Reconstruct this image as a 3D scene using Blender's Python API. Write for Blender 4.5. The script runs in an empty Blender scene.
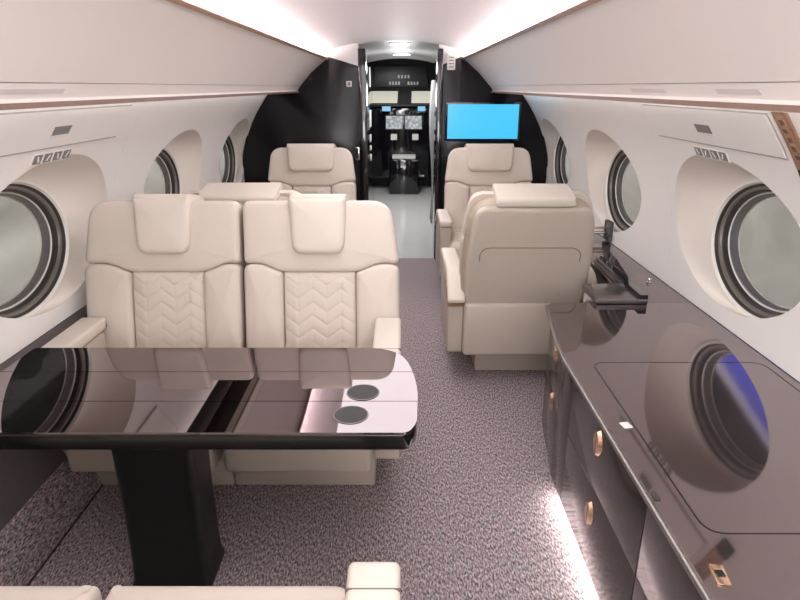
import bpy, bmesh, math, random
from mathutils import Vector, Matrix
random.seed(7)
S = bpy.context.scene
COL = S.collection
PI = math.pi
XC = -0.042                      # cabin centre line

# ------------------------------------------------------------------ materials
def srgb(r, g, b):
    f = lambda c: (c/255/12.92) if c/255 <= .04045 else ((c/255+.055)/1.055)**2.4
    return (f(r), f(g), f(b), 1)

def mat(name, col, rough=.5, metal=0, coat=0, emit=None, es=0, spec=.5, noise=0, nscale=40, bump=0, bscale=200, ior=1.5):
    m = bpy.data.materials.new(name); m.use_nodes = True
    nt = m.node_tree; b = nt.nodes['Principled BSDF']
    b.inputs['Base Color'].default_value = col
    b.inputs['Roughness'].default_value = rough
    b.inputs['Metallic'].default_value = metal
    b.inputs['Coat Weight'].default_value = coat
    b.inputs['Coat Roughness'].default_value = .03
    b.inputs['Specular IOR Level'].default_value = spec
    b.inputs['IOR'].default_value = ior
    if emit:
        b.inputs['Emission Color'].default_value = emit
        b.inputs['Emission Strength'].default_value = es
    if noise or bump:
        tc = nt.nodes.new('ShaderNodeTexCoord')
    if noise:
        n = nt.nodes.new('ShaderNodeTexNoise'); n.inputs['Scale'].default_value = nscale; n.inputs['Detail'].default_value = 4
        nt.links.new(tc.outputs['Object'], n.inputs['Vector'])
        mx = nt.nodes.new('ShaderNodeMix'); mx.data_type = 'RGBA'
        mx.inputs[6].default_value = tuple(c*(1-noise) for c in col[:3])+(1,)
        mx.inputs[7].default_value = tuple(min(1, c*(1+noise)) for c in col[:3])+(1,)
        nt.links.new(n.outputs['Fac'], mx.inputs[0]); nt.links.new(mx.outputs[2], b.inputs['Base Color'])
    if bump:
        n2 = nt.nodes.new('ShaderNodeTexNoise'); n2.inputs['Scale'].default_value = bscale; n2.inputs['Detail'].default_value = 2
        nt.links.new(tc.outputs['Object'], n2.inputs['Vector'])
        bp = nt.nodes.new('ShaderNodeBump'); bp.inputs['Strength'].default_value = bump; bp.inputs['Distance'].default_value = .002
        nt.links.new(n2.outputs['Fac'], bp.inputs['Height']); nt.links.new(bp.outputs['Normal'], b.inputs['Normal'])
    return m

M = {}
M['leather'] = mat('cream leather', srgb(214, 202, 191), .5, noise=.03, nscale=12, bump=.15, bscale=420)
M['leather_pale'] = mat('pale cream leather', srgb(219, 208, 197), .5, noise=.02, nscale=12, bump=.12, bscale=420)  # slightly paler leather for headrests and arm pads
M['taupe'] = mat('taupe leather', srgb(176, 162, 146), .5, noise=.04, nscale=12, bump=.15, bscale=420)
M['shell'] = mat('seat shell', srgb(192, 181, 168), .42, noise=.02, nscale=8)
M['seam'] = mat('seam thread', srgb(120, 108, 97), .7, noise=.1)
M['gap_and_shade'] = mat('dark gap and crease shade', srgb(52, 46, 44), .7, noise=.1)
M['wall'] = mat('white wall panel', srgb(243, 239, 236), .38, noise=.015, nscale=5)
M['recess'] = mat('window recess', srgb(234, 225, 216), .45, noise=.015, nscale=5)
M['bin'] = mat('bin panel', srgb(238, 230, 225), .42, noise=.02, nscale=3)
M['ceiling'] = mat('ceiling panel', srgb(246, 241, 242), .5, noise=.01, nscale=4)
M['grey_ceiling'] = mat('galley ceiling', srgb(222, 220, 219), .35, noise=.03, nscale=6)
M['grey_header'] = mat('pale grey header', srgb(216, 212, 210), .4, noise=.03, nscale=6)
M['copper'] = mat('copper trim', srgb(176, 138, 116), .35, metal=.5, noise=.15, nscale=60)
M['brown'] = mat('brown trim', srgb(122, 96, 84), .4, metal=.3, noise=.2, nscale=50)
M['gold'] = mat('rose gold', srgb(238, 200, 168), .22, metal=.9, noise=.04, nscale=50)
M['chrome'] = mat('chrome', srgb(215, 212, 210), .18, metal=1, noise=.03, nscale=50)
M['gap_grey'] = mat('soft grey gap', srgb(180, 174, 170), .6, noise=.05)
M['trim_dark'] = mat('dark lower panel', srgb(98, 93, 92), .35, noise=.06, nscale=8)
M['table_edge'] = mat('black table edge', srgb(13, 13, 14), .18, noise=.1, nscale=8)
M['edge_metal'] = mat('brushed edge', srgb(150, 143, 142), .35, metal=.9, noise=.05, nscale=30)
M['leaf'] = mat('charcoal gloss leaf', srgb(112, 106, 106), .2, metal=.7, noise=.04, nscale=6)
M['black_gloss'] = mat('black lacquer', srgb(20, 18, 22), .08, coat=.6, noise=.1, nscale=4)
M['black_sheen'] = mat('black bulkhead', srgb(24, 22, 25), .2, coat=0, spec=.25, noise=.2, nscale=3)
M['black'] = mat('matte black', srgb(9, 9, 10), .5, noise=.1)
M['leg'] = mat('black pedestal', srgb(17, 18, 18), .35, noise=.1, nscale=10)
M['charcoal'] = mat('charcoal panel', srgb(72, 68, 68), .3, noise=.08, nscale=8)
M['table'] = mat('dark smoked gloss', srgb(140, 130, 132), .025, metal=1, noise=.02, nscale=3)
M['ledge'] = mat('taupe metallic gloss', srgb(142, 130, 131), .05, metal=.9, noise=.03, nscale=3)
M['front'] = mat('dark gloss cabinet front', srgb(108, 102, 101), .14, metal=.85, noise=.15, nscale=30)
M['white_floor'] = mat('white galley floor', srgb(205, 204, 202), .15, noise=.04, nscale=3)
M['curtain'] = mat('grey curtain', srgb(140, 138, 140), .8, noise=.1, nscale=10)
M['button'] = mat('grey button', srgb(120, 118, 120), .4, noise=.1)
M['white'] = mat('white plastic', srgb(238, 234, 228), .4, noise=.02)
M['rubber'] = mat('black gasket', srgb(54, 52, 51), .45, noise=.1)
M['grey_ring'] = mat('grey ring', srgb(128, 122, 116), .35, metal=.3, noise=.05)
M['screen'] = mat('blue screen', srgb(10, 20, 30), .2, emit=srgb(62, 186, 240), es=1.0, noise=.02)
M['screen_small'] = mat('pale blue display', srgb(10, 20, 30), .2, emit=srgb(120, 195, 230), es=.9, noise=.02)
M['led'] = mat('cove light', srgb(255, 255, 255), .5, emit=srgb(255, 244, 246), es=26, noise=.01)
M['led_wash'] = mat('wash light', srgb(255, 255, 255), .5, emit=srgb(255, 248, 246), es=16, noise=.01)
M['led_floor'] = mat('floor light', srgb(255, 255, 255), .5, emit=srgb(255, 247, 242), es=20, noise=.01)
M['downlight'] = mat('downlight', srgb(255, 255, 255), .5, emit=srgb(255, 250, 245), es=5, noise=.01)
M['shade'] = mat('daylit windscreen shade', srgb(220, 216, 200), .6, emit=srgb(222, 218, 200), es=.55, noise=.03)  # emission stands in for daylight coming through the cockpit windscreen

def display_mat():
    m = mat('cockpit display', srgb(20, 22, 25), .2)
    nt = m.node_tree; b = nt.nodes['Principled BSDF']
    tc = nt.nodes.new('ShaderNodeTexCoord'); v = nt.nodes.new('ShaderNodeTexVoronoi'); v.inputs['Scale'].default_value = 22
    nt.links.new(tc.outputs['Object'], v.inputs['Vector'])
    r = nt.nodes.new('ShaderNodeValToRGB'); r.color_ramp.elements[0].color = srgb(225, 228, 230); r.color_ramp.elements[1].color = srgb(90, 100, 110)
    nt.links.new(v.outputs['Distance'], r.inputs[0]); nt.links.new(r.outputs[0], b.inputs['Emission Color'])
    b.inputs['Emission Strength'].default_value = .75
    return m
M['display'] = display_mat()

def carpet_mat():
    m = bpy.data.materials.new('heathered mauve carpet'); m.use_nodes = True
    nt = m.node_tree; b = nt.nodes['Principled BSDF']; L = nt.links.new
    b.inputs['Roughness'].default_value = .95; b.inputs['Specular IOR Level'].default_value = .15
    tc = nt.nodes.new('ShaderNodeTexCoord')
    mp = nt.nodes.new('ShaderNodeMapping'); mp.inputs['Rotation'].default_value = (0, 0, .35); mp.inputs['Scale'].default_value = (1, .34, 1)
    L(tc.outputs['Object'], mp.inputs[0])
    n1 = nt.nodes.new('ShaderNodeTexNoise'); n1.inputs['Scale'].default_value = 185; n1.inputs['Detail'].default_value = 4; n1.inputs['Roughness'].default_value = .7
    L(mp.outputs[0], n1.inputs['Vector'])
    r1 = nt.nodes.new('ShaderNodeValToRGB'); cr = r1.color_ramp
    cr.elements[0].position = .36; cr.elements[0].color = srgb(68, 62, 63)
    cr.elements[1].position = .66; cr.elements[1].color = srgb(238, 225, 228)
    e = cr.elements.new(.5); e.color = srgb(160, 149, 151)
    L(n1.outputs['Fac'], r1.inputs[0])
    n2 = nt.nodes.new('ShaderNodeTexNoise'); n2.inputs['Scale'].default_value = 60; n2.inputs['Detail'].default_value = 3
    L(mp.outputs[0], n2.inputs['Vector'])
    r2 = nt.nodes.new('ShaderNodeValToRGB'); c2 = r2.color_ramp
    c2.elements[0].position = .36; c2.elements[0].color = srgb(206, 212, 214)
    c2.elements[1].position = .64; c2.elements[1].color = srgb(228, 204, 212)
    L(n2.outputs['Fac'], r2.inputs[0])
    mx = nt.nodes.new('ShaderNodeMix'); mx.data_type = 'RGBA'; mx.blend_type = 'MULTIPLY'; mx.inputs[0].default_value = .55
    L(r1.outputs[0], mx.inputs[6]); L(r2.outputs[0], mx.inputs[7]); L(mx.outputs[2], b.inputs['Base Color'])
    bp = nt.nodes.new('ShaderNodeBump'); bp.inputs['Strength'].default_value = .5; bp.inputs['Distance'].default_value = .004
    L(n1.outputs['Fac'], bp.inputs['Height']); L(bp.outputs[0], b.inputs['Normal'])
    return m
M['carpet'] = carpet_mat()

def pane_mat():
    m = bpy.data.materials.new('window pane'); m.use_nodes = True
    nt = m.node_tree; L = nt.links.new
    for n in list(nt.nodes): nt.nodes.remove(n)
    out = nt.nodes.new('ShaderNodeOutputMaterial')
    tr = nt.nodes.new('ShaderNodeBsdfTransparent'); tr.inputs[0].default_value = (.86, .86, .84, 1)
    di = nt.nodes.new('ShaderNodeBsdfDiffuse')
    tc = nt.nodes.new('ShaderNodeTexCoord'); n = nt.nodes.new('ShaderNodeTexNoise'); n.inputs['Scale'].default_value = 6
    L(tc.outputs['Object'], n.inputs['Vector'])
    r = nt.nodes.new('ShaderNodeValToRGB'); r.color_ramp.elements[0].color = srgb(150, 148, 143); r.color_ramp.elements[1].color = srgb(205, 202, 196)
    L(n.outputs['Fac'], r.inputs[0]); L(r.outputs[0], di.inputs[0])
    m1 = nt.nodes.new('ShaderNodeMixShader'); m1.inputs[0].default_value = .09
    L(tr.outputs[0], m1.inputs[1]); L(di.outputs[0], m1.inputs[2])
    gl = nt.nodes.new('ShaderNodeBsdfGlossy'); gl.inputs['Roughness'].default_value = .02
    lw = nt.nodes.new('ShaderNodeLayerWeight'); pw = nt.nodes.new('ShaderNodeMath'); pw.operation = 'POWER'; pw.inputs[1].default_value = 4
    ma = nt.nodes.new('ShaderNodeMath'); ma.operation = 'MULTIPLY_ADD'; ma.inputs[1].default_value = .25; ma.inputs[2].default_value = .015
    L(lw.outputs['Facing'], pw.inputs[0]); L(pw.outputs[0], ma.inputs[0])
    m2 = nt.nodes.new('ShaderNodeMixShader')
    L(ma.outputs[0], m2.inputs[0]); L(m1.outputs[0], m2.inputs[1]); L(gl.outputs[0], m2.inputs[2]); L(m2.outputs[0], out.inputs[0])
    return m
M['pane'] = pane_mat()

# ------------------------------------------------------------------ helpers
def link(o, parent=None):
    COL.objects.link(o)
    if parent: o.parent = parent
    return o

def obj(name, bm, m, parent=None, sharp=38, loc=None):
    me = bpy.data.meshes.new(name)
    bmesh.ops.recalc_face_normals(bm, faces=bm.faces)
    for f in bm.faces: f.smooth = True
    bm.to_mesh(me); bm.free()
    me.set_sharp_from_angle(angle=math.radians(sharp))
    ms = m if isinstance(m, (list, tuple)) else [m]
    for k in ms: me.materials.append(k)
    o = bpy.data.objects.new(name, me)
    if loc: o.location = loc
    return link(o, parent)

def empty(name, loc=(0, 0, 0), rz=0):
    o = bpy.data.objects.new(name, None); o.empty_display_size = .1
    o.location = loc; o.rotation_euler = (0, 0, rz)
    return link(o)

def tag(o, label, cat, group=None):
    o['label'] = label; o['category'] = cat
    if group: o['group'] = group
    return o

def struct(o, label=None):
    o['kind'] = 'structure'
    if label: o['label'] = label
    return o

def copy_tree(o, parent=None):
    c = o.copy(); COL.objects.link(c)
    if parent: c.parent = parent
    for ch in [x for x in COL.objects if x.parent == o]:
        copy_tree(ch, c)
    return c

def box(bm, lo, hi, bev=0, seg=2, mi=0):
    x0, y0, z0 = lo; x1, y1, z1 = hi
    v = [bm.verts.new(p) for p in ((x0,y0,z0),(x1,y0,z0),(x1,y1,z0),(x0,y1,z0),(x0,y0,z1),(x1,y0,z1),(x1,y1,z1),(x0,y1,z1))]
    fs = [bm.faces.new([v[i] for i in q]) for q in ((0,3,2,1),(4,5,6,7),(0,1,5,4),(1,2,6,5),(2,3,7,6),(3,0,4,7))]
    for f in fs: f.material_index = mi
    if bev:
        es = list({e for f in fs for e in f.edges})
        bmesh.ops.bevel(bm, geom=es, offset=bev, segments=seg, profile=.5, affect='EDGES')
    return bm

def bx(lo, hi, bev=0, seg=2):
    return box(bmesh.new(), lo, hi, bev, seg)

def prism(pts, axis, a, b, bev=0, seg=2, bm=None):
    """closed polygon pts in the plane normal to axis, extruded from a to b"""
    bm = bm or bmesh.new()
    def P(p, t):
        return {'x': (t, p[0], p[1]), 'y': (p[0], t, p[1]), 'z': (p[0], p[1], t)}[axis]
    A = [bm.verts.new(P(p, a)) for p in pts]; B = [bm.verts.new(P(p, b)) for p in pts]
    n = len(pts)
    fa = bm.faces.new(A[::-1]); fb = bm.faces.new(B)
    fs = [fa, fb]
    for i in range(n):
        fs.append(bm.faces.new((A[i], A[(i+1) % n], B[(i+1) % n], B[i])))
    bmesh.ops.recalc_face_normals(bm, faces=fs)
    if bev:
        es = list(set(fa.edges) | set(fb.edges))
        bmesh.ops.bevel(bm, geom=es, offset=bev, segments=seg, profile=.5, affect='EDGES')
    return bm

def rounded(pts, rad, seg=6):
    """round the corners of a closed polygon; rad one value or one per corner"""
    out = []; n = len(pts)
    for i in range(n):
        p = Vector(pts[i]); a = Vector(pts[i-1]); b = Vector(pts[(i+1) % n])
        r = rad[i] if isinstance(rad, (list, tuple)) else rad
        if r <= 0: out.append(tuple(p)); continue
        d1 = (a-p); d2 = (b-p)
        l = min(r, d1.length*.49, d2.length*.49)
        s = p + d1.normalized()*l; e = p + d2.normalized()*l
        for k in range(seg+1):
            t = k/seg
            q = s*(1-t)**2 + p*2*t*(1-t) + e*t*t
            out.append(tuple(q))
    return out

def resample(pts, step):
    out = []; n = len(pts)
    for i in range(n):
        a = Vector(pts[i]); b = Vector(pts[(i+1) % n]); L = (b-a).length
        k = max(1, int(L/step))
        for j in range(k): out.append(tuple(a.lerp(b, j/k)))
    return out

def area2(p): return sum(p[i][0]*p[(i+1) % len(p)][1]-p[(i+1) % len(p)][0]*p[i][1] for i in range(len(p)))

def inset(pts, d):
    n = len(pts); s = 1 if area2(pts) > 0 else -1; out = []
    for i in range(n):
        a = Vector(pts[i-1]); p = Vector(pts[i]); b = Vector(pts[(i+1) % n])
        t1 = (p-a); t2 = (b-p)
        t = (t1.normalized() if t1.length > 1e-9 else Vector((0,0))) + (t2.normalized() if t2.length > 1e-9 else Vector((0,0)))
        if t.length < 1e-9: out.append(tuple(p)); continue
        t.normalize(); nn = Vector((-t.y, t.x))*s
        out.append(tuple(p + nn*d))
    return out

def pillow(pts, t, r, bulge, frame, n0=0, seg=4, back=False, step=.03, bm=None):
    """soft pad: outline in (u,v), n from n0 to n0+t, edge radius r, bulged front"""
    bm = bm or bmesh.new()
    pts = resample(pts, step)
    rings = []
    if back:
        for k in range(seg, -1, -1):
            a = k/seg*PI/2
            rings.append((inset(pts, r*(1-math.cos(a))), r*(1-math.sin(a))))
    else:
        rings.append((pts, 0))
    for k in range(seg+1):
        a = k/seg*PI/2
        rings.append((inset(pts, r*(1-math.cos(a))), t-r+r*math.sin(a)))
    base = rings[-1][0]
    cx = sum(p[0] for p in base)/len(base); cy = sum(p[1] for p in base)/len(base)
    for s in (.94, .86, .76, .64, .5, .34, .17):
        rings.append(([(cx+(p[0]-cx)*s, cy+(p[1]-cy)*s) for p in base], t+bulge*(1-s*s)))
    V = [[bm.verts.new(frame(p[0], p[1], n0+h)) for p in R] for R, h in rings]
    n = len(pts)
    for a, b in zip(V, V[1:]):
        for i in range(n): bm.faces.new((a[i], a[(i+1) % n], b[(i+1) % n], b[i]))
    c = bm.verts.new(frame(cx, cy, n0+t+bulge))
    for i in range(n): bm.faces.new((V[-1][i], V[-1][(i+1) % n], c))
    r0, h0 = rings[0]
    c0 = bm.verts.new(frame(sum(p[0] for p in r0)/n, sum(p[1] for p in r0)/n, n0+h0))
    for i in range(n): bm.faces.new((V[0][(i+1) % n], V[0][i], c0))
    return bm

def tube(pts, r, n=8, bm=None, closed=False):
    bm = bm or bmesh.new()
    P = [Vector(p) for p in pts]; rings = []
    m = len(P)
    for i, p in enumerate(P):
        if closed: t = P[(i+1) % m]-P[i-1]
        else: t = P[min(i+1, m-1)]-P[max(i-1, 0)]
        t.normalize(); up = Vector((0, 0, 1)) if abs(t.z) < .9 else Vector((0, 1, 0))
        a = t.cross(up).normalized(); b = t.cross(a)
        rings.append([bm.verts.new(p+a*r*math.cos(k*2*PI/n)+b*r*math.sin(k*2*PI/n)) for k in range(n)])
    pairs = list(zip(rings, rings[1:])) + ([(rings[-1], rings[0])] if closed else [])
    for A, B in pairs:
        for k in range(n): bm.faces.new((A[k], A[(k+1) % n], B[(k+1) % n], B[k]))
    if not closed:
        bm.faces.new(rings[0][::-1]); bm.faces.new(rings[-1])
    return bm

def lathe(profile, c, n=32, bm=None):
    bm = bm or bmesh.new(); rings = []
    for r, z in profile:
        rings.append([bm.verts.new((c[0]+r*math.cos(k*2*PI/n), c[1]+r*math.sin(k*2*PI/n), c[2]+z)) for k in range(n)])
    for A, B in zip(rings, rings[1:]):
        for k in range(n): bm.faces.new((A[k], A[(k+1) % n], B[(k+1) % n], B[k]))
    bm.faces.new(rings[0][::-1]); bm.faces.new(rings[-1])
    return bm

def clip_y(poly, y0, y1):
    def cut(P, keep, yc):
        out = []
        for i in range(len(P)):
            a, b = P[i], P[(i+1) % len(P)]
            if keep(a[1]): out.append(a)
            if keep(a[1]) != keep(b[1]):
                t = (yc-a[1])/(b[1]-a[1]); out.append((a[0]+(b[0]-a[0])*t, yc))
        return out
    return cut(cut(poly, lambda y: y >= y0, y0), lambda y: y <= y1, y1)

# ------------------------------------------------------------------ room shell
Y0, YB = -1.0, 5.39             # back of the cabin, forward bulkhead
ZL = .60                        # height of the side ledges
def half(z):                    # half width of the side wall at height z
    P = [(0, 1.16), (.25, 1.20), (.60, 1.335), (.75, 1.345), (.93, 1.332), (1.1, 1.285), (1.25, 1.215), (1.38, 1.13), (1.455, 1.07), (1.6, .98), (1.75, .86), (1.9, .6)]
    if z <= P[0][0]: return P[0][1]
    for (a, x), (b, w) in zip(P, P[1:]):
        if z <= b:
            t = (z-a)/(b-a); return x+(w-x)*t
    return P[-1][1]
WZ = .928; WY = [2.15, 3.55, 4.94]; GA, GB = .346, .245; WX = 1.372
OA, OB, OCY, OCZ = .49, .297, .13, .036

def wall_half_smooth(z):
    return (half(z-.05)+half(z-.025)+half(z)+half(z+.025)+half(z+.05))/5 if z > .68 else half(z)

def build_wall(side):
    bm = bmesh.new()
    def P(y, z): return (XC+side*wall_half_smooth(z), y, z)
    zs0, zs1 = ZL, 1.47
    def grid(ya, yb, za, zb, ny, nz):
        V = [[bm.verts.new(P(ya+(yb-ya)*i/ny, za+(zb-za)*j/nz)) for j in range(nz+1)] for i in range(ny+1)]
        for i in range(ny):
            for j in range(nz): bm.faces.new((V[i][j], V[i+1][j], V[i+1][j+1], V[i][j+1]))
    edges = [Y0, WY[0]-.655] + [WY[0]+.655]
    grid(Y0, WY[0]-.655, zs0, zs1, 8, 20)
    prev = WY[0]-.655
    for k, wy in enumerate(WY):
        ya = prev; yb = wy+.66 if k < 2 else YB+.06
        if k < 2: prev = yb
        # angles incl. rectangle corners
        oy, oz = wy+(OCY if k < 2 else .09), WZ+OCZ
        ang = [i*2*PI/96 for i in range(96)]
        for cy, cz in ((ya, zs0), (yb, zs0), (yb, zs1), (ya, zs1)):
            ang.append(math.atan2(cz-oz, cy-oy) % (2*PI))
        ang = sorted(ang); n = len(ang)
        rect = []
        for a in ang:
            c, s = math.cos(a), math.sin(a); t = 1e9
            if c > 1e-9: t = min(t, (yb-oy)/c)
            if c < -1e-9: t = min(t, (ya-oy)/c)
            if s > 1e-9: t = min(t, (zs1-oz)/s)
            if s < -1e-9: t = min(t, (zs0-oz)/s)
            rect.append((oy+c*t, oz+s*t))
        outer = []
        for a in ang:
            c, s = math.cos(a), math.sin(a); oa = OA if k < 2 else .41; t = 1/math.sqrt((c/oa)**2+(s/OB)**2)
            outer.append((oy+c*t, oz+s*t))
        glass = []
        for a in ang:
            c, s = math.cos(a), math.sin(a)
            th = math.atan2(s/OB, c/oa)
            glass.append((wy+GA*1.03*math.cos(th), WZ+GB*1.03*math.sin(th)))
        R = []
        for t in (0, .25, .5, .75, .9, 1):
            R.append(([P(r[0]+(o[0]-r[0])*t, r[1]+(o[1]-r[1])*t) for r, o in zip(rect, outer)], 0))
        for t in (.04, .15, .35, .55, .75, .9, 1):
            ring = []
            for o, g in zip(outer, glass):
                y = o[0]+(g[0]-o[0])*t; z = o[1]+(g[1]-o[1])*t
                h0 = wall_half_smooth(o[1])
                e = math.sin(min(1, t*1.0)*PI/2)**.9
                h = h0+(WX-h0)*e
                ring.append((XC+side*h, y, z))
            R.append((ring, 1))
        V = [[bm.verts.new(p) for p in ring] for ring, _ in R]
        for q in range(len(V)-1):
            for i in range(n):
                f = bm.faces.new((V[q][i], V[q][(i+1) % n], V[q+1][(i+1) % n], V[q+1][i])); f.material_index = R[q+1][1]
    bmesh.ops.remove_doubles(bm, verts=bm.verts, dist=.0004)
    return bm

for side, nm in ((-1, 'left'), (1, 'right')):
    w = obj('wall_'+nm, build_wall(side), [M['wall'], M['recess']], sharp=24)
    struct(w)

def oval_ring(bm, c, side, prof, n=72):
    """prof: list of (scale offset in metres, depth outwards)"""
    rings = []
    for off, dx in prof:
        rings.append([bm.verts.new((XC+side*(WX+dx*.78), c[0]+(GA+off)*math.cos(k*2*PI/n), c[1]+(GB+off)*math.sin(k*2*PI/n))) for k in range(n)])
    for A, B in zip(rings, rings[1:]):
        for k in range(n): bm.faces.new((A[k], A[(k+1) % n], B[(k+1) % n], B[k]))
    return bm

wi = 1
for side in (-1, 1):
    for wy in WY:
        c = (wy, WZ)
        root = oval_ring(bmesh.new(), c, side, [(.012, -.004), (.004, -.006), (-.002, .004), (-.004, .012)])
        fr = obj('window_%d' % wi, root, M['white']); struct(fr)
        obj('gasket', oval_ring(bmesh.new(), c, side, [(-.003, .008), (-.009, .011), (-.011, .024)]), M['rubber'], fr)
        obj('trim_ring', oval_ring(bmesh.new(), c, side, [(-.011, .022), (-.021, .025), (-.024, .036)]), M['grey_ring'], fr)
        obj('inner_sleeve', oval_ring(bmesh.new(), c, side, [(-.023, .035), (-.030, .038), (-.032, .066)]), M['rubber'], fr)
        obj('pane_edge', oval_ring(bmesh.new(), c, side, [(-.031, .062), (-.036, .060), (-.038, .066)]), M['white'], fr)
        obj('outer_sleeve', oval_ring(bmesh.new(), c, side, [(-.034, .068), (-.040, .072), (-.042, .112)]), M['button'], fr)
        obj('outer_edge', oval_ring(bmesh.new(), c, side, [(-.040, .110), (-.046, .108), (-.048, .112)]), M['white'], fr)
        bm = bmesh.new(); n = 72
        vs = [bm.verts.new((XC+side*(WX+.067*.78), c[0]+(GA-.034)*math.cos(k*2*PI/n), c[1]+(GB-.034)*math.sin(k*2*PI/n))) for k in range(n)]
        bm.faces.new(vs)
        obj('pane', bm, M['pane'], fr)
        wi += 1

# carpet floor, galley floor
struct(obj('floor', bx((XC-1.2, Y0, -.05), (XC+1.3, YB, 0)), M['carpet']))
struct(obj('floor_galley', bx((-.62, YB, -.05), (.60, 9.75, -.001)), M['white_floor']))
# lower side wall left: carpeted riser + charcoal panel
def long_strip(pts, y0, y1, m, name, bev=0):
    return struct(obj(name, prism(pts, 'y', y0, y1, bev), m, sharp=30))
riser = [(-1.34, 0), (-1.188, 0), (-1.192, .03), (-1.232, .165), (-1.25, .185), (-1.34, .19)]
long_strip(riser, Y0, YB, M['carpet'], 'baseboard_left')
long_strip([(-1.192, .0), (-1.184, .0), (-1.184, .004), (-1.190, .006)], Y0, YB, M['gap_and_shade'], 'trim_7')  # dark strip standing in for the shade in the riser crease
long_strip([(-1.252, .18), (-1.375, ZL-.005), (-1.42, ZL-.005), (-1.42, .18)], Y0, YB, M['trim_dark'], 'trim_1')
# lower right wall behind the cabinets
long_strip([(1.16, 0), (1.285, ZL-.005), (1.36, ZL-.005), (1.36, 0)], Y0, YB, M['charcoal'], 'trim_2')

# ceiling
cp = []
for i in range(33):
    t = -1+2*i/32; x = .78*t
    cp.append((XC+x, 1.862-.085*abs(x/.6)**2.2))
cp2 = [(XC-.80, 1.66)] + cp + [(XC+.80, 1.66)]
outerp = [(XC+.9, 1.66), (XC+.9, 1.93), (XC-.9, 1.93), (XC-.9, 1.66)]
struct(obj('ceiling', prism(cp2+outerp, 'y', Y0, YB+.02), M['ceiling'], sharp=30))
# back wall
struct(obj('wall_back', bx((-1.6, Y0-.1, -.05), (1.6, Y0, 1.95)), M['wall']))

# forward bulkhead: two black panels with an arched top, pale headers above
def wallx(z, side): return XC+side*wall_half_smooth(z)
for side, nm, xi in ((-1, 'left', -.345), (1, 'right', .325)):
    pts = [(xi, 0), (XC+side*1.15, 0)]
    for k in range(0, 25):
        z = .1+k*(1.455-.1)/24; pts.append((wallx(z, side)+side*.01, z))
    # arched top under the bins
    pts += [(XC+side*1.06, 1.465), (XC+side*.99, 1.56), (XC+side*.88, 1.66), (XC+side*.74, 1.73), (XC+side*.60, 1.745), (XC+side*.545, 1.735), (xi, 1.665)]
    struct(obj('wall_front_'+nm, prism(pts, 'y', YB, YB+.08, .004), M['black_sheen'], sharp=25))
    hp = [(xi, 1.665), (XC+side*.545, 1.735), (XC+side*.60, 1.745), (XC+side*.80, 1.72), (XC+side*.80, 1.9), (xi, 1.9)]
    struct(obj('trim_%d' % (3 if side < 0 else 4), prism(hp, 'y', YB+.004, YB+.07), M['grey_header']))
    # door post
    struct(obj('trim_%d' % (5 if side < 0 else 6), bx((xi-.012*side if side > 0 else xi-.005, YB-.03, 0), (xi+.035 if side > 0 else xi+.06, YB+.3, 1.80), .006), M['black_gloss']))

# ------------------------------------------------------------------ galley and cockpit beyond the door
struct(obj('wall_galley_left', bx((-.62, YB+.08, 0), (-.46, 9.7, 1.9)), M['black_gloss']))
struct(obj('wall_galley_right', bx((.47, YB+.08, 0), (.62, 9.7, 1.9)), M['black_gloss']))
gp = []
for i in range(17):
    t = -1+2*i/16; gp.append((.62*t, 1.868-.10*t*t))
struct(obj('ceiling_galley', prism(gp+[(.62, 1.98), (-.62, 1.98)], 'y', YB+.02, 8.9), M['grey_ceiling'], sharp=30))
struct(obj('wall_cockpit', bx((-.8, 9.72, -.05), (.8, 9.8, 2.0)), M['black']))
for i, (y, x, w) in enumerate(((5.75, 0, .085), (7.6, .02, .10))):
    z = 1.868
    o = empty('ceiling_downlight', (x, y, z-.004))
    obj('frame', prism(rounded([(-w-.012, -.062), (w+.012, -.062), (w+.012, .062), (-w-.012, .062)], .02), 'z', -.006, .004), M['chrome'], o)
    obj('diffuser', prism(rounded([(-w, -.05), (w, -.05), (w, .05), (-w, .05)], .015), 'z', -.010, -.005), M['downlight'], o)
    tag(o, ['bright rectangular ceiling light just beyond the cabin doorway', 'smaller far ceiling light above the cockpit entrance'][i], 'ceiling light', 'galley ceiling lights')

# cockpit instrument panel, all in one unit standing at y = 9.3
CY = 9.35; CD = 9.2
def cpx(px, py, d=CD):
    return ((px-400)*d/600, 1.5-(py-87)*d*.9424/600)
ip = empty('instrument_panel', (0, CY, 0))
def plate(name, px0, py0, px1, py1, m, parent, y0=-.03, y1=0, r=.01):
    a = cpx(px0, py0); b = cpx(px1, py1)
    pts = rounded([(a[0], b[1]), (b[0], b[1]), (b[0], a[1]), (a[0], a[1])], r, 3)
    return obj(name, prism(pts, 'y', y0, y1), m, parent)
cons = prism(rounded([(-.44, .18), (.45, .18), (.45, 1.12), (.40, 1.24), (-.40, 1.24), (-.44, 1.12)], .05), 'y', 0, .12, .01)
obj('panel_body', cons, M['black_gloss'], ip)
obj('glareshield', bx((-.43, -.14, 1.225), (.44, .10, 1.26), .012), M['black'], ip)
for q in ((386.5, 115, 402.5, 128), (405, 115, 421, 128)):
    f = plate('display_bezel', q[0]-1, q[1]-1, q[2]+1, q[3]+1, M['black'], ip)
    plate('display', *q, M['display'], f, -.034, -.03, .004)
for q in ((383, 105.5, 391, 110), (417, 105.5, 424, 110)):
    plate('blue_readout', *q, M['screen_small'], ip, -.165, -.145, .004)
for q in ((391, 133, 397, 139), (412, 133, 418, 139)):
    plate('keypad', *q, M['white'], ip, -.05, -.002, .012)
plate('throttle_plate', 392.5, 153.5, 415, 157, M['white'], ip, -.22, -.02, .008)
obj('center_pedestal', bx((-.16, -.45, 0), (.27, .0, .50), .02), M['black_gloss'], ip)
obj('step_marking', bx((.27, -.012, .20), (.37, 0, .225), .003), M['white'], ip)
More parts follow.
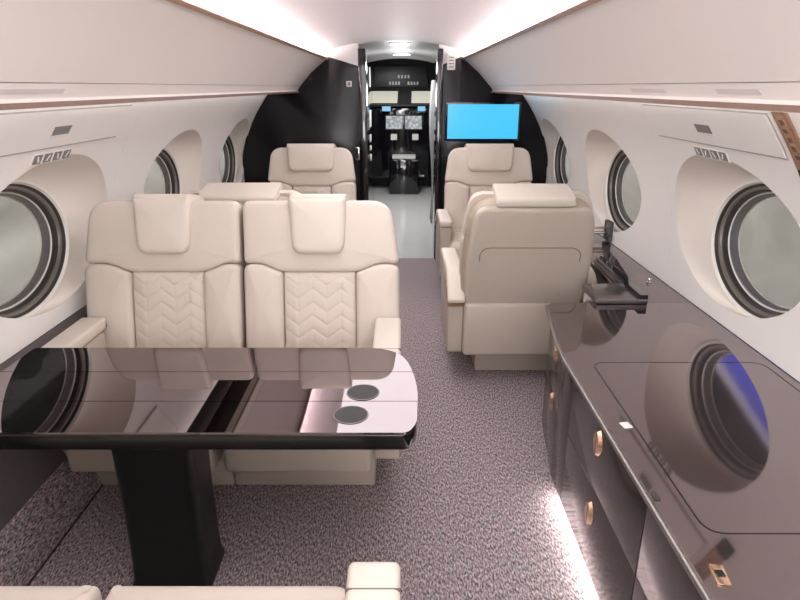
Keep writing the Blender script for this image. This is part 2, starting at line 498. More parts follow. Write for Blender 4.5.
tag(ip, 'black cockpit instrument panel with lit displays seen through doorway', 'instrument panel')
op = empty('switch_console', (0, 9.0, 0))
obj('panel_body', prism(rounded([(-.40, 1.50), (.40, 1.50), (.36, 1.78), (-.36, 1.78)], .04), 'y', .02, .20, .008), M['black'], op)
for q in ((398, 76, 410, 79), (390, 82, 401, 85), (407, 82, 418, 85), (370, 82, 374, 85)):
    n = max(2, int((q[2]-q[0])/2.6))
    for k in range(n):
        a = q[0]+(q[2]-q[0])*k/n
        plate('switch', a, q[1], a+1.7, q[3], M['button'], op, .0, .022, .003)
tag(op, 'dark overhead cockpit panel with rows of small pale switches', 'switch panel')
for i, q in enumerate(((372, 91, 398, 102.5), (411, 91, 430, 102.5))):
    a = cpx(q[0], q[1], 9.45); b = cpx(q[2], q[3], 9.45)
    fr = obj('window_%d' % (7+i), prism([(a[0]-.02, b[1]-.02), (b[0]+.02, b[1]-.02), (b[0]+.02, a[1]+.02), (a[0]-.02, a[1]+.02)], 'y', 9.62, 9.70), M['black'])
    struct(fr)
    obj('daylit_shade', prism([(a[0], b[1]), (b[0]-.01, b[1]), (b[0], a[1]), (a[0]+.005, a[1])], 'y', 9.60, 9.618), M['shade'], fr)
# galley unit on the left with small white plates painted in as reflections
gu = empty('galley_cabinet', (-.455, 7.4, 0))
obj('cabinet_body', bx((.0, -1.2, 0), (.10, 1.0, 1.72), .006), M['black_gloss'], gu)
for (z0, z1, y0, y1) in ((1.05, 1.24, -.05, .20), (.88, .96, -.02, .14), (.78, .83, 0, .14), (.66, .73, -.02, .12)):
    obj('reflection_plate', bx((.10, y0, z0), (.108, y1, z1), .004), M['white'], gu)
obj('light_panel', bx((.10, .05, 1.50), (.104, .20, 1.72), .002), M['grey_header'], gu)
tag(gu, 'black galley cabinet with white reflection plates left of the doorway passage', 'cabinet')
# curtain on the right side of the passage
bm = bmesh.new(); rows = []
for j in range(15):
    z = .02+1.55*j/14; row = []
    for i in range(41):
        t = i/40; y = 6.75+.42*t
        x = .385+.03*math.sin(t*9*PI)+.02*math.sin(z*4)
        row.append(bm.verts.new((x, y, z)))
    rows.append(row)
for A, B in zip(rows, rows[1:]):
    for i in range(40): bm.faces.new((A[i], A[i+1], B[i+1], B[i]))
cu = obj('curtain', bm, M['curtain'])
sm = cu.modifiers.new('thick', 'SOLIDIFY'); sm.thickness = .006
tag(cu, 'narrow grey pleated curtain gathered at right side of passage', 'curtain')

# ------------------------------------------------------------------ overhead bins and cove lights
def make_bin(side, label):
    r = empty('overhead_bin', (XC, 0, 0))
    s = side
    face = [(s*.565, 1.722), (s*.60, 1.700), (s*.70, 1.617), (s*.775, 1.537), (s*.7985, 1.510), (s*.80, 1.510), (s*1.02, 1.510), (s*.95, 1.62), (s*.80, 1.665), (s*.60, 1.705)]
    obj('bin_panel', prism(face, 'y', Y0, YB-.004), M['bin'], r, sharp=22)
    rail = [(s*.7995, 1.5085), (s*.822, 1.482), (s*.826, 1.474), (s*.822, 1.466), (s*.86, 1.466), (s*.86, 1.508)]
    rl = obj('lower_rail', prism(rail, 'y', Y0, YB-.004), M['bin'], r, sharp=40)
    for yy in ((1.36, 1.55), (1.85, 2.12)) if s > 0 else ((1.30, 1.62),):
        sl = [(s*.819, 1.484), (s*.8212, 1.484), (s*.8115, 1.4955), (s*.809, 1.4955)]
        obj('air_slot', prism(sl, 'y', yy[0], yy[1]), M['grey_header'], rl)
    obj('copper_strip', prism([(s*.812, 1.466), (s*.812, 1.453), (s*.820, 1.455), (s*.822, 1.466)], 'y', Y0, YB-.004), M['brown'], r)
    obj('underside_channel', prism([(s*.86, 1.467), (s*.950, 1.467), (s*.953, 1.448), (s*.960, 1.448), (s*.962, 1.50), (s*1.12, 1.50), (s*1.12, 1.506), (s*.86, 1.506)], 'y', Y0, YB-.004), M['gap_and_shade'], r)
    obj('lip_trim', prism([(s*.552, 1.722), (s*.566, 1.712), (s*.573, 1.722), (s*.566, 1.733)], 'y', Y0, YB-.004), M['copper'], r)
    obj('cove_light', prism([(s*.625, 1.716), (s*.70, 1.712), (s*.70, 1.722), (s*.625, 1.724)], 'y', Y0+.1, YB-.05), M['led'], r)
    obj('wash_light', bx((s*.968-.004, Y0+.1, 1.484), (s*.968+.004, YB-.05, 1.499), .001), M['led_wash'], r)
    return tag(r, label, 'overhead bin', 'overhead bins')
make_bin(-1, 'long cream overhead bin panel running above the left windows')
make_bin(1, 'long cream overhead bin panel running above the right windows')
# ------------------------------------------------------------------ service panels, buttons, strips on the side walls
def wall_patch(side, y0, y1, z0, z1, off, th, ny=2, nz=10, skew=0):
    """a slab that follows the curved wall"""
    bm = bmesh.new(); L = []
    for lay in (off, off+th):
        rows = []
        for i in range(ny+1):
            row = []
            for j in range(nz+1):
                z = z0+(z1-z0)*j/nz; y = y0+(y1-y0)*i/ny+skew*(j/nz-.5)
                row.append(bm.verts.new((XC+side*(wall_half_smooth(z)-lay), y, z)))
            rows.append(row)
        L.append(rows)
    A, B = L
    for i in range(ny):
        for j in range(nz):
            bm.faces.new((A[i][j], A[i+1][j], A[i+1][j+1], A[i][j+1])); bm.faces.new((B[i][j], B[i][j+1], B[i+1][j+1], B[i+1][j]))
    for j in range(nz):
        bm.faces.new((A[0][j], A[0][j+1], B[0][j+1], B[0][j])); bm.faces.new((A[ny][j+1], A[ny][j], B[ny][j], B[ny][j+1]))
    for i in range(ny):
        bm.faces.new((A[i+1][0], A[i][0], B[i][0], B[i+1][0])); bm.faces.new((A[i][nz], A[i+1][nz], B[i+1][nz], B[i][nz]))
    return bm
for side, nm in ((-1, 'left'), (1, 'right')):
    ya, yb = (1.2, 2.66) if side < 0 else (1.80, 2.72)
    sp = obj('service_panel', wall_patch(side, ya, yb, 1.302, 1.425, -.002, .0085), M['wall'])
    obj('panel_gap', wall_patch(side, ya-.006, yb+.006, 1.297, 1.430, -.003, .0062), M['gap_grey'], sp)
    tag(sp, 'flush white service panel with latch above the near %s window' % nm, 'panel', 'service panels')
    yl = 2.17 if side < 0 else 2.25
    obj('latch_recess', wall_patch(side, yl-.055, yl+.055, 1.343, 1.372, .006, .002), M['button'], sp)
    obj('latch_lip', wall_patch(side, yl-.06, yl+.05, 1.334, 1.343, .006, .005), M['white'], sp)
    yb0 = 2.19 if side < 0 else 2.29
    bp = obj('switch_plate', wall_patch(side, yb0-.125, yb0+.125, 1.247, 1.283, -.001, .005), M['white'])
    tag(bp, 'row of four small grey window shade switches above near %s window' % nm, 'switch plate', 'switch plates')
    for k in range(4):
        y = yb0-.095+k*.063
        bt = obj('button', wall_patch(side, y-.022, y+.022, 1.250, 1.280, .004, .003), M['button'], bp)
        # pale up / down mark on each button
        obj('button_mark', wall_patch(side, y-.004, y+.006, 1.255, 1.275, .007, .0008, skew=.012*(1 if k % 2 else -1)), M['white'], bt)
cs = empty('copper_strip', (0, 0, 0))
obj('strip', wall_patch(1, 1.695, 1.760, 1.275, 1.435, -.001, .010), M['copper'], cs)
obj('strip_inlay', wall_patch(1, 1.71, 1.745, 1.285, 1.428, .009, .002), M['gold'], cs)
for k in range(5):
    z = 1.305+k*.024
    obj('engraved_mark', wall_patch(1, 1.718, 1.737, z, z+.012, .011, .001, skew=.004), M['brown'], cs)
obj('end_cap', wall_patch(1, 1.69, 1.755, 1.235, 1.275, -.001, .012), M['black'], cs)
tag(cs, 'copper trim strip with black end at far right of wall', 'trim strip')

# ------------------------------------------------------------------ seats
LEAN = math.radians(13)
BZ, BY = .42, .22
def FB(u, v, n):                # back frame: u across, v up the back, n out of the front
    return (u, BY+v*math.sin(LEAN)-n*math.cos(LEAN), BZ+v*math.cos(LEAN)+n*math.sin(LEAN))
def FBr(u, v, n):               # same frame, n out of the rear
    return FB(u, v, -n)
def FT(u, v, n):                # horizontal, n up (v along y)
    return (u, v, n)

def quilt(u0, u1, v0, v1, n0):
    bm = bmesh.new(); nu, nv = 64, 84; G = []
    cw = (u1-u0)/5; p = .056
    def h(u, v):
        c = (u-u0)/cw; k = int(c); f = c-k
        tri = f if k % 2 == 0 else 1-f
        w = (v + tri*.044)
        ph = (w/p) % 1.0
        d = min(ph, 1-ph)*p              # distance to the zig-zag stitch line
        # short stitches between rows, alternate columns
        fr = min(f, 1-f)*cw
        g1 = max(0, 1-d/.0055); g2 = max(0, 1-fr/.0045)*.55*(1 if (int(w/p)+k) % 2 else .25)
        return -.0030*max(g1, g2) + .0012*math.sin(ph*PI)
    for i in range(nu+1):
        row = []
        for j in range(nv+1):
            a, b = i/nu, j/nv
            u, v = u0+(u1-u0)*a, v0+(v1-v0)*b
            edge = min(a, 1-a, (1-b)*1.3)
            dome = .016*min(1, edge/.16)**.5
            row.append(bm.verts.new(FB(u, v, n0+dome+h(u, v))))
        G.append(row)
    for i in range(nu):
        for j in range(nv): bm.faces.new((G[i][j], G[i+1][j], G[i+1][j+1], G[i][j+1]))
    return bm

def make_seat(kind, ext=0):
    """kind: 'pair_l' arm at -x, 'pair_r' arm at +x, 'single' arms on both sides; faces -y"""
    r = empty('aircraft_seat')
    W = .325; VT = .645; single = kind in ('single', 'front')
    if single:
        W = .345 if kind == 'front' else .325; VT = .645 if kind == 'front' else .612; rl = rr = .14; xl, xr = -W, W; tl, tr = -W+.035, W-.035
    elif kind == 'pair_r':
        rl, rr = .035, .15; xl, xr = -W, W; tl, tr = -W, W-.035
    else:
        rl, rr = .15, .035; xl, xr = -W, W; tl, tr = -W+.035, W
    hx = {'pair_l': .020, 'pair_r': -.010}.get(kind, 0)
    out = rounded([(xl, -.02), (xr, -.02), (xr, .36), (tr, VT), (tl, VT), (xl, .36)], [.04, .04, .12, rr, rl, .12], 8)
    L_, T_ = M['leather'], M['taupe']
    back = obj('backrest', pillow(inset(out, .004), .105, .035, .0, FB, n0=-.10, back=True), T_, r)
    # shoulder pad
    q = .150
    sh = rounded([(xl, .382), (hx-q-.10, .389), (hx-q-.01, .349), (hx+q+.01, .349), (hx+q+.10, .389), (xr, .382), (xr-(.012 if rr > .1 else 0), .47), (tr, VT), (tl, VT), (xl+(.012 if rl > .1 else 0), .47)],
                 [.03, .06, .03, .03, .06, .03, .05, rr, rl, .05], 7)
    obj('shoulder_pad', pillow(sh, .055, .020, .006, FB, n0=0), L_, back)
    for s in (-1, 1):
        x0, x1 = hx+s*(q+.003), (xr if s > 0 else xl)
        bo = rounded([(x0, 0), (x1, 0), (x1, .30), (x1, .380), (hx+s*(q+.10), .387), (x0, .347)], [.01, .02, .05, .04, .07, .012], 6)
        if s < 0: bo = bo[::-1]
        obj('side_bolster', pillow(bo, .066, .024, .008, FB, n0=0), L_, back)
    obj('quilted_panel', quilt(hx-q, hx+q, .0, .349, .036), L_, back)
    # headrest saddle
    if single: hw, v0 = .185, VT-.185
    else: hw, v0 = .118, .425
    hp = rounded([(hx-hw+.012, v0), (hx+hw-.012, v0), (hx+hw, VT+.012), (hx-hw, VT+.012)], [.05, .05, .02, .02], 7)
    hb = pillow(hp, .048, .022, .006, FB, n0=.045, back=True)
    prof = rounded([(.088, VT-.03), (.088, VT+.026), (-.118, VT+.026), (-.118, VT-.018), (-.100, VT-.018), (-.095, VT), (.05, VT)], [.0, .045, .03, .008, .008, .01, 0], 6)
    vsA = [hb.verts.new(FB(hx-hw+.002, v, n)) for n, v in prof]; vsB = [hb.verts.new(FB(hx+hw-.002, v, n)) for n, v in prof]
    fa = hb.faces.new(vsA); fb = hb.faces.new(vsB[::-1]); k = len(prof)
    for i in range(k): hb.faces.new((vsA[i], vsB[i], vsB[(i+1) % k], vsA[(i+1) % k]))
    bmesh.ops.bevel(hb, geom=list(set(fa.edges) | set(fb.edges)), offset=.012, segments=3, affect='EDGES', profile=.5)
    obj('headrest', hb, M['leather_pale'], r)
    # rear shell panel with its seam
    rp = rounded([(-W+.03, .0), (W-.03, .0), (W-.012, .30), (W-.05, VT-.022), (-W+.05, VT-.022), (-W+.012, .30)], [.03, .03, .1, .06, .06, .1], 7)
    bp = obj('back_panel', pillow(rp[::-1], .028, .018, .004, FBr, n0=.092), M['shell'], r)
    sv = .385
    arc = [(-.245, sv-.075)] + [(-.245+.05*(1-math.cos(a)), sv-.045+.045*math.sin(a)) for a in [k*PI/12 for k in range(7)]]
    line = arc + [(x*.03, sv) for x in range(-6, 7)] + [(-u, v) for u, v in arc[::-1]]
    obj('seam_line', tube([FBr(u, v, .1228) for u, v in line], .0022, 6), M['seam'], bp)
    # cushion, front skirt
    cx0, cx1 = xl+.004, xr-.004
    if kind == 'pair_l': cx0 = xl+.10
    if kind == 'pair_r': cx1 = xr-.10
    ci = .012 if ext else .05
    cu = rounded([(cx0, -.32-ext), (cx1, -.32-ext), (cx1, .20), (cx0, .20)], [ci if kind == 'pair_r' else .05, ci if kind == 'pair_l' else .05, .03, .03], 7)
    obj('seat_cushion', pillow(cu, .14, .028 if ext else .05, .012, FT, n0=.315, back=False), L_, r)
    obj('front_skirt', bx((cx0+.006, -.295-ext, .165), (cx1-.006, -.02, .33), .02, 3), M['shell'], r)
    # pedestal base and rear shroud
    p0, p1 = {'pair_r': (-.331, .228), 'pair_l': (-.228, .331)}.get(kind, (-.215, .215))
    ped = bx((p0, -.10 if single else -.14, 0), (p1, .20, .20), .008)
    obj('pedestal', ped, M['shell'], r)
    obj('rear_shroud', bx((-W+.02, .02, .165), (W-.02, .365, .46), .022, 3), M['shell'], r)
    # arms
    sides = {'single': (-1, 1), 'front': (-1, 1), 'pair_r': (1,), 'pair_l': (-1,)}[kind]
    for s in sides:
        if single: a0, a1 = s*(W-.025), s*(W+.065)
        else: a0, a1 = s*(W-.100), s*(W+.005)
        lo, hi = min(a0, a1), max(a0, a1)
        rear = .36 if single else .17
        yz = [(-.235-ext, .22), (rear-.06, .19), (rear, .30), (rear, .50), (rear-.14, .598), (-.235-ext, .598)] if single else [(-.225-ext, .22), (rear, .2), (rear, .598), (-.225-ext, .598)]
        body = rounded([(y, z) for y, z in yz], [.03]+[.05]*(len(yz)-2)+[.04], 6)
        low = [(y, min(z, .535)) for y, z in body]
        ar = obj('armrest', prism(rounded([(-.218-ext, .17), (rear-.03, .17), (rear-.02, .49), (rear-.12 if single else rear-.02, .548), (-.228-ext, .548)], .02, 4), 'x', lo+.006, hi-.006, .008), M['shell'], r)
        if single:
            tp = [(-.24-ext, .55), (rear-.15, .55), (rear, .455), (rear+.012, .48), (rear-.13, .602), (-.24-ext, .602)]
            rd = [.02, .05, .015, .02, .06, .025]
        else:
            tp = [(-.232-ext, .55), (rear, .55), (rear, .602), (-.232-ext, .602)]; rd = [.02, .005, .01, .03]
        obj('arm_pad', prism(rounded(tp, rd, 6), 'x', lo, hi, .014, 3), M['leather_pale'], ar)
        if single:
            xx = hi if s > 0 else lo
            obj('copper_inlay', bx((min(xx, xx+s*.003), .12, .505), (max(xx, xx+s*.003), .30, .525), 0), M['copper'], ar)
            obj('copper_tip', prism([(rear-.12, .535), (rear-.005, .452), (rear-.012, .438), (rear-.125, .520)], 'x', lo-.001, hi+.001), M['copper'], ar)
        else:
            obj('pad_seam', bx((lo-.0006, -.152-ext, .56), (hi+.0006, -.149-ext, .6026), 0), M['seam'], ar)
    return r

pr = make_seat('pair_r'); pr.location = (-.327, 2.15, 0)
tag(pr, 'cream leather aft-facing seat beside the aisle, right half of the pair behind the table', 'seat', 'table seats')
pl = make_seat('pair_l'); pl.location = (-.993, 2.15, 0)
tag(pl, 'cream leather aft-facing seat against the left windows, left half of the pair behind the table', 'seat', 'table seats')
f1 = make_seat('pair_l', .12); f1.location = (-.329, .62, 0); f1.rotation_euler = (0, 0, PI)
tag(f1, 'cream seat at bottom edge, near side of table, its rounded armrest at the aisle', 'seat', 'table seats')
f2 = make_seat('pair_r', .12); f2.location = (-.995, .62, 0); f2.rotation_euler = (0, 0, PI)
tag(f2, 'cream seat cushion at bottom left corner, near side of table by the carpeted riser', 'seat', 'table seats')
s1 = make_seat('single'); s1.location = (.633, 3.24, 0); s1.rotation_euler = (0, 0, PI)
tag(s1, 'single cream seat seen from behind, right of the aisle beside the side cabinet', 'seat', 'single seats')
s2 = copy_tree(s1); s2.location = (-.765, 3.27, 0); s2.rotation_euler = (0, 0, PI)
tag(s2, 'single cream seat mostly hidden behind the pair, only its headrest top showing', 'seat', 'single seats')
s3 = make_seat('front'); s3.location = (-.69, 4.46, 0)
tag(s3, 'single cream seat facing aft before the black bulkhead, left of the doorway', 'seat', 'single seats')
s4 = copy_tree(s3); s4.location = (.695, 4.46, 0)
tag(s4, 'single cream seat facing aft under the blue screen, right of the doorway', 'seat', 'single seats')

# ------------------------------------------------------------------ conference table
TZ = .645; TN, TF = 1.368, 1.912
t = empty('conference_table', (-.62, 1.6, 0))
def tl(p): return (p[0]+.62, p[1]-1.6)
outl = rounded([(-1.27, TN), (.022, TN), (.046, TN+.05), (.056, TF-.25), (.0, TF), (-1.27, TF)], [.02, .02, .05, .25, .14, .02], 10)
outl = [tl(p) for p in outl]
s_1, s_2 = 1.535-1.6, 1.725-1.6
for a, b in ((TN-1.6-.01, s_1-.0015), (s_1+.0015, s_2-.0015), (s_2+.0015, TF-1.6+.01)):
    obj('leaf', prism(clip_y(outl, a, b), 'z', TZ-.006, TZ), M['table'], t)
obj('edge_band', prism(inset(outl, .001), 'z', TZ-.056, TZ-.0065, .006, 3), M['table_edge'], t)
def flared():
    bm = bmesh.new(); rings = []
    for z, w, dp, e in ((0, .127, .095, 0), (.012, .127, .095, 0), (.03, .121, .088, 0), (.10, .119, .085, 0), (.30, .118, .082, 0), (.50, .121, .082, 0), (TZ-.057, .124, .085, 0)):
        pts = rounded([(-w, -dp), (w, -dp), (w, dp), (-w, dp)], .03, 5)
        rings.append([bm.verts.new((p[0]-.105, p[1]-.028, z)) for p in pts])
    n = len(rings[0])
    for A, B in zip(rings, rings[1:]):
        for k in range(n): bm.faces.new((A[k], A[(k+1) % n], B[(k+1) % n], B[k]))
    bm.faces.new(rings[0][::-1]); bm.faces.new(rings[-1])
    return bm
obj('pedestal', flared(), M['leg'], t)
for (x, y, rr) in ((-.136, 1.458, .049), (-.110, 1.588, .049)):
    c = tl((x, y))
    ch = obj('cup_holder', lathe([(rr, -.001), (rr, .0006), (rr-.004, .0012), (rr-.006, .0008), (.002, .0007)], (c[0], c[1], TZ), 40), M['black'], t)
    obj('rim', tube([(c[0]+(rr-.002)*math.cos(k*PI/20), c[1]+(rr-.002)*math.sin(k*PI/20), TZ+.001) for k in range(40)], .0016, 6, closed=True), M['grey_ring'], ch)
tag(t, 'glossy dark conference table with two round cup holders on a black pedestal', 'table')

# ------------------------------------------------------------------ side cabinet on the right with worktop
cab = empty('side_cabinet', (.95, .8, 0))
cabx = .602
def cbl(x, y): return (x-.95, y-.8)
foot = [(cabx, -.6), (cabx, 1.98), (cabx+.055, 2.40), (cabx+.10, 2.44), (1.16, 2.44), (1.16, -.6)]
obj('carcass', prism([cbl(*p) for p in foot], 'z', .055, ZL-.03, .004), M['front'], cab)
tk = [(cabx+.05, -.6), (cabx+.05, 1.98), (cabx+.10, 2.40), (1.15, 2.40), (1.15, -.6)]
obj('toe_kick', prism([cbl(*p) for p in tk], 'z', 0, .056), M['charcoal'], cab)
obj('filler_panel', bx((cabx-.010-.95, 1.8415-.8, .06), (cabx-.95, 1.985-.8, ZL-.035), .002), M['front'], cab)
def cab_front(y0, y1, z0, z1, hy, hz, name='drawer'):
    x = cabx
    th = .010
    d = obj(name, bx((x-th-.95, y0-.8, z0), (x-.95, y1-.8, z1), .003), M['front'], cab)
    # almond pull: two copper half shells with a slot between
    a, b = .030, .045
    for s in (-1, 1):
        bm = bmesh.new(); out = []
        for k in range(13):
            tt = -1+2*k/12
            out.append((.003*s+s*(a-.003)*math.cos(tt*PI/2)**.85, b*tt))
        c0 = [bm.verts.new((x-th-.95, hy-.8+p[0], hz+p[1])) for p in out]
        in1 = [(.003*s+(p[0]-.003*s)*.72, p[1]*.86) for p in out]
        c1 = [bm.verts.new((x-th-.95-.010, hy-.8+p[0], hz+p[1])) for p in in1]
        n = len(out)
        for i in range(n): bm.faces.new((c0[i], c0[(i+1) % n], c1[(i+1) % n], c1[i]))
        bm.faces.new(c1)
        obj('pull', bm, M['gold'], d)
    return d
for (y0, y1, hy) in ((1.845, 1.975, None), (1.195, 1.840, 1.54), (.50, 1.19, .85), (-.2, .495, .15)):
    if hy is None: continue
    cab_front(y0, y1, .3435, ZL-.035, hy, .502)
    cab_front(y0, y1, .06, .3425, hy, .250)
# angled far drawer stack (front turns towards the wall)
ang = math.atan2(.055, .42)
def far_front(z0, z1, hz):
    bm = bx((-.010, 0, z0), (0, .41, z1), .003)
    R = Matrix.Rotation(-ang, 4, 'Z'); T = Matrix.Translation((cabx-.95, 1.985-.8, 0))
    bmesh.ops.transform(bm, matrix=T @ R, verts=bm.verts)
    d = obj('drawer', bm, M['front'], cab)
    for s in (-1, 1):
        bm = bmesh.new(); out = []
        for k in range(13):
            tt = -1+2*k/12
            out.append((.003*s+s*.026*math.cos(tt*PI/2)**.85, .042*tt))
        c0 = [bm.verts.new((-.010, .15+p[0], hz+p[1])) for p in out]
        c1 = [bm.verts.new((-.020, .15+.003*s+(p[0]-.003*s)*.72, hz+p[1]*.86)) for p in out]
        n = len(out)
        for i in range(n): bm.faces.new((c0[i], c0[(i+1) % n], c1[(i+1) % n], c1[i]))
        bm.faces.new(c1)
        bmesh.ops.transform(bm, matrix=T @ R, verts=bm.verts)
        obj('pull', bm, M['gold'], d)
far_front(.345, ZL-.035, .53); far_front(.06, .342, .31)
tag(cab, 'dark glossy side cabinet with copper almond-shaped pulls along the right aisle', 'cabinet')

wt = empty('worktop', (.95, .8, ZL))
top = [(.583, -.6), (.583, 1.93), (.592, 2.05), (.648, 2.47), (.673, 2.50), (1.288, 2.50), (1.288, -.6)]
obj('top_panel', prism([cbl(*p) for p in top], 'z', -.028, 0, .003), M['ledge'], wt, sharp=12)
# polished front edge
edge = [(.578, -.6), (.578, 1.93), (.587, 2.05), (.643, 2.47)]
obj('front_edge', tube([(cbl(*p)[0], cbl(*p)[1], -.006) for p in edge], .0085, 10), M['edge_metal'], wt)
# lid outline groove
lid = rounded([(.655, 1.04), (1.255, 1.04), (1.255, 1.89), (.662, 1.89)], .05, 6)
lb = bmesh.new()
A = [lb.verts.new((cbl(*p)[0], cbl(*p)[1], .0004)) for p in lid]; B = [lb.verts.new((cbl(*p)[0], cbl(*p)[1], .0004)) for p in inset(lid, .0035)]
for i in range(len(lid)):
    j = (i+1) % len(lid); lb.faces.new((A[i], A[j], B[j], B[i]))
obj('lid_gap', lb, M['black'], wt)
def clip(x, y, m, nm, w=.012, l=.02, rz=.5):
    bm = bx((-w, -l, 0), (w, l, .004), .0015)
    bmesh.ops.transform(bm, matrix=Matrix.Translation((x-.95, y-.8, .0002)) @ Matrix.Rotation(rz, 4, 'Z'), verts=bm.verts)
    return obj(nm, bm, m, wt)
clip(.637, 1.475, M['white'], 'touch_tab', .013, .015, .2)
clip(.596, 1.166, M['charcoal'], 'edge_catch', .007, .014, 0)
gc = clip(.625, .925, M['gold'], 'lid_latch', .013, .026, -.15)
obj('latch_slot', bx((.617-.95, .918-.8, .0042), (.633-.95, .934-.8, .006)), M['black'], gc)
tag(wt, 'long reflective taupe worktop over side cabinet with a hinged lid outline', 'worktop')

# side ledge running forward beside the single seat
sl = obj('side_ledge', prism([(1.04, 2.502), (1.288, 2.502), (1.288, YB-.005), (1.12, YB-.005), (1.12, 4.0), (1.04, 3.9)], 'z', ZL-.03, ZL-.001, .003), M['ledge'])
tag(sl, 'narrow taupe side ledge under the far right windows', 'ledge')
ft = empty('folding_table', (1.0, 2.6, ZL))
fo = [(.86, 2.475), (1.085, 2.475), (1.085, 3.12), (1.045, 3.12), (1.045, 2.70), (.86, 2.69)]
fo = [(x-1.0, y-2.6) for x, y in fo]
obj('leaf', prism(fo, 'z', .001, .026, .003), M['leaf'], ft)
obj('black_edge', prism([(.0845, -.1245), (.0845, .5195), (.055, .5195), (.050, -.1245)], 'z', .026, .044), M['black_gloss'], ft)
tag(ft, 'dark folding table leaf lying on the ledge beside the right single seat', 'table')
kn = obj('ledge_knob', lathe([(.012, 0), (.012, .004), (.006, .007), (.006, .014), (.011, .018), (.009, .022)], (1.217, 2.79, ZL), 20), M['chrome'])
tag(kn, 'small round chrome knob standing on the right side ledge', 'knob')
la = empty('wall_latch', (1.235, 3.62, .67))
obj('back_plate', bx((.035, -.05, -.06), (.058, .05, .06), .004), M['charcoal'], la)
obj('bar', bx((-.13, -.016, -.022), (.036, .016, -.004), .006), M['chrome'], la)
obj('upper_bar', bx((-.10, -.012, .010), (.036, .012, .022), .004), M['gold'], la)
tag(la, 'chrome wall latch bar on dark plate beyond the right single seat', 'latch')
obj('floor_light', bx((.606-.95, .3-.8, .040), (.640-.95, 1.95-.8, .053), .003), M['led_floor'], cab)

# ------------------------------------------------------------------ items on the bulkhead
mo = empty('wall_monitor', (.71, YB, 1.22))
obj('bezel', prism(rounded([(-.325, -.162), (.325, -.162), (.325, .162), (-.325, .162)], .012, 4), 'y', -.035, -.002, .004), M['black_gloss'], mo)
obj('screen', prism([(-.303, -.142), (.303, -.142), (.303, .142), (-.303, .142)], 'y', -.0365, -.035), M['screen'], mo)
tag(mo, 'flat wall monitor showing a plain blue screen, right of the doorway', 'monitor')
pq = obj('door_placard', prism(rounded([(-.034, -.066), (.034, -.066), (.034, .066), (-.034, .066)], .008, 3), 'y', -.012, 0, .002), M['white'], loc=(.428, YB+.002, 1.70))
for k in range(4): obj('placard_line', bx((-.02, -.0135, -.045+k*.025), (.02, -.012, -.038+k*.025)), M['button'], pq)
tag(pq, 'tall white placard high on the bulkhead right of the doorway', 'placard')
sw = obj('wall_switch', prism(rounded([(-.022, -.022), (.022, -.022), (.022, .022), (-.022, .022)], .006, 3), 'y', -.008, 0, .002), M['white'], loc=(-.43, YB-.001, 1.525))
obj('rocker', bx((-.012, -.011, -.014), (.012, -.008, .014), .001), M['button'], sw)
tag(sw, 'small square white switch high on the black bulkhead, left of doorway', 'switch')
dl = empty('door_latch', (-.372, YB, .95))
obj('frame', prism(rounded([(-.018, -.055), (.018, -.055), (.018, .055), (-.018, .055)], .006, 3), 'y', -.010, -.001, .002), M['chrome'], dl)
obj('slot', prism([(-.010, -.044), (.010, -.044), (.010, .044), (-.010, .044)], 'y', -.0115, -.0098), M['black'], dl)
tag(dl, 'small rectangular door latch on the left black door panel', 'latch')

# ------------------------------------------------------------------ lights
def area(name, loc, sx, sy, e, rot=(0, 0, 0), col=(.985, .985, 1)):
    l = bpy.data.lights.new(name, 'AREA'); l.shape = 'RECTANGLE'; l.size = sx; l.size_y = sy; l.energy = e; l.color = col
    o = bpy.data.objects.new(name, l); o.location = loc; o.rotation_euler = rot; COL.objects.link(o); return o
area('ceiling_fill', (XC, 2.3, 1.80), .7, 5.4, 26)  # added fill along the ceiling for even brightness, no fixture here
area('aft_fill', (0, -.85, 1.35), 1.6, .8, 29, rot=(math.radians(78), 0, 0))  # added fill behind the camera, brightens everything facing aft
area('galley_fill', (0, 7.3, 1.75), .3, 2.6, 30)  # added area fill to brighten the galley floor

for n_, p_, e_ in (('passage_fill', (0, 6.9, 1.45), 7), ('doorway_fill', (0, 8.4, 1.5), 3)):  # added point fills that lift the dark passage and its ceiling
    pl_ = bpy.data.lights.new(n_, 'POINT'); pl_.energy = e_; pl_.shadow_soft_size = .12
    po = bpy.data.objects.new(n_, pl_); po.location = p_; COL.objects.link(po)

# ------------------------------------------------------------------ world: dim hangar with cool blue lamps high up
w = bpy.data.worlds.new('hangar'); S.world = w; w.use_nodes = True
nt = w.node_tree; L = nt.links.new; bg = nt.nodes['Background']
tc = nt.nodes.new('ShaderNodeTexCoord'); sx = nt.nodes.new('ShaderNodeSeparateXYZ'); L(tc.outputs['Generated'], sx.inputs[0])
def ramp(src, stops, lo, hi):
    mr = nt.nodes.new('ShaderNodeMapRange'); mr.inputs[1].default_value = lo; mr.inputs[2].default_value = hi; L(src, mr.inputs[0])
    rp = nt.nodes.new('ShaderNodeValToRGB'); cr = rp.color_ramp
    cr.elements[0].position = stops[0][0]; cr.elements[0].color = stops[0][1]
    cr.elements[1].position = stops[-1][0]; cr.elements[1].color = stops[-1][1]
    for p, c in stops[1:-1]:
        e = cr.elements.new(p); e.color = c
    L(mr.outputs[0], rp.inputs[0]); return rp.outputs[0]
base = ramp(sx.outputs['Z'], [(0, srgb(140, 138, 134)), (.42, srgb(172, 168, 160)), (.475, srgb(205, 203, 198)), (.495, srgb(150, 149, 146)), (.56, srgb(62, 64, 66)), (.64, srgb(26, 28, 30)), (1, srgb(18, 20, 24))], -1, 1)
wz = nt.nodes.new('ShaderNodeMath'); wz.operation = 'MULTIPLY_ADD'; wz.inputs[1].default_value = -.57
L(sx.outputs['Z'], wz.inputs[0]); L(sx.outputs['X'], wz.inputs[2])
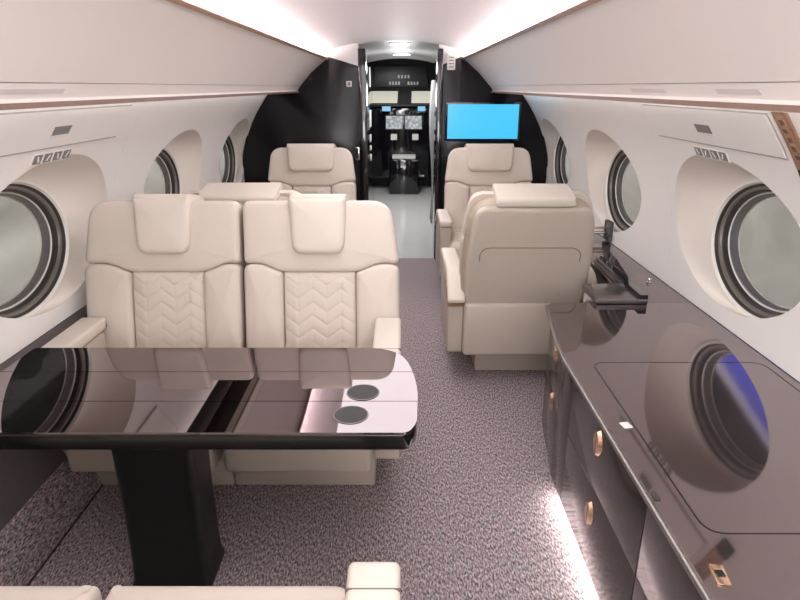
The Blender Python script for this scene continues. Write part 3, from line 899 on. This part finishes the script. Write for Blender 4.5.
blue_z = ramp(wz.outputs[0], [(0, (0, 0, 0, 1)), (.240, (0, 0, 0, 1)), (.245, srgb(190, 190, 205)), (.254, srgb(150, 150, 200)), (.258, srgb(60, 64, 200)), (.30, srgb(96, 112, 255)), (.36, srgb(60, 60, 190)), (1, srgb(40, 40, 120))], 0, 1)
blue_x = ramp(sx.outputs['Z'], [(0, (0, 0, 0, 1)), (.28, (0, 0, 0, 1)), (.34, (1, 1, 1, 1)), (.55, (1, 1, 1, 1)), (.60, (0, 0, 0, 1)), (1, (0, 0, 0, 1))], 0, 1)
mb = nt.nodes.new('ShaderNodeMix'); mb.data_type = 'RGBA'; mb.blend_type = 'MULTIPLY'; mb.inputs[0].default_value = 1
L(blue_z, mb.inputs[6]); L(blue_x, mb.inputs[7])
nz = nt.nodes.new('ShaderNodeTexNoise'); nz.inputs['Scale'].default_value = 5; nz.inputs['Detail'].default_value = 5; nz.inputs['Distortion'].default_value = 1.5; L(tc.outputs['Generated'], nz.inputs['Vector'])
mx = nt.nodes.new('ShaderNodeMix'); mx.data_type = 'RGBA'; mx.blend_type = 'MULTIPLY'; mx.inputs[0].default_value = .85
L(base, mx.inputs[6]); L(nz.outputs['Fac'], mx.inputs[7])
ad = nt.nodes.new('ShaderNodeMix'); ad.data_type = 'RGBA'; ad.blend_type = 'ADD'; ad.inputs[0].default_value = 1
L(mx.outputs[2], ad.inputs[6]); L(mb.outputs[2], ad.inputs[7]); L(ad.outputs[2], bg.inputs[0])
bg.inputs[1].default_value = 1.55

# ------------------------------------------------------------------ camera
cam = bpy.data.cameras.new('camera'); cam.sensor_width = 36; cam.lens = 36*600/800; cam.clip_start = .02
co = bpy.data.objects.new('camera', cam); co.location = (0, 0, 1.5)
co.rotation_euler = (PI/2-math.atan2(213, 600), 0, 0)
COL.objects.link(co); S.camera = co
S.view_settings.view_transform = 'Standard'; S.view_settings.look = 'None'; S.view_settings.exposure = .25
S.cycles.max_bounces = 10; S.cycles.diffuse_bounces = 5; S.cycles.glossy_bounces = 5; S.cycles.transparent_max_bounces = 12
S.cycles.sample_clamp_indirect = 4; S.cycles.caustics_reflective = False; S.cycles.caustics_refractive = False
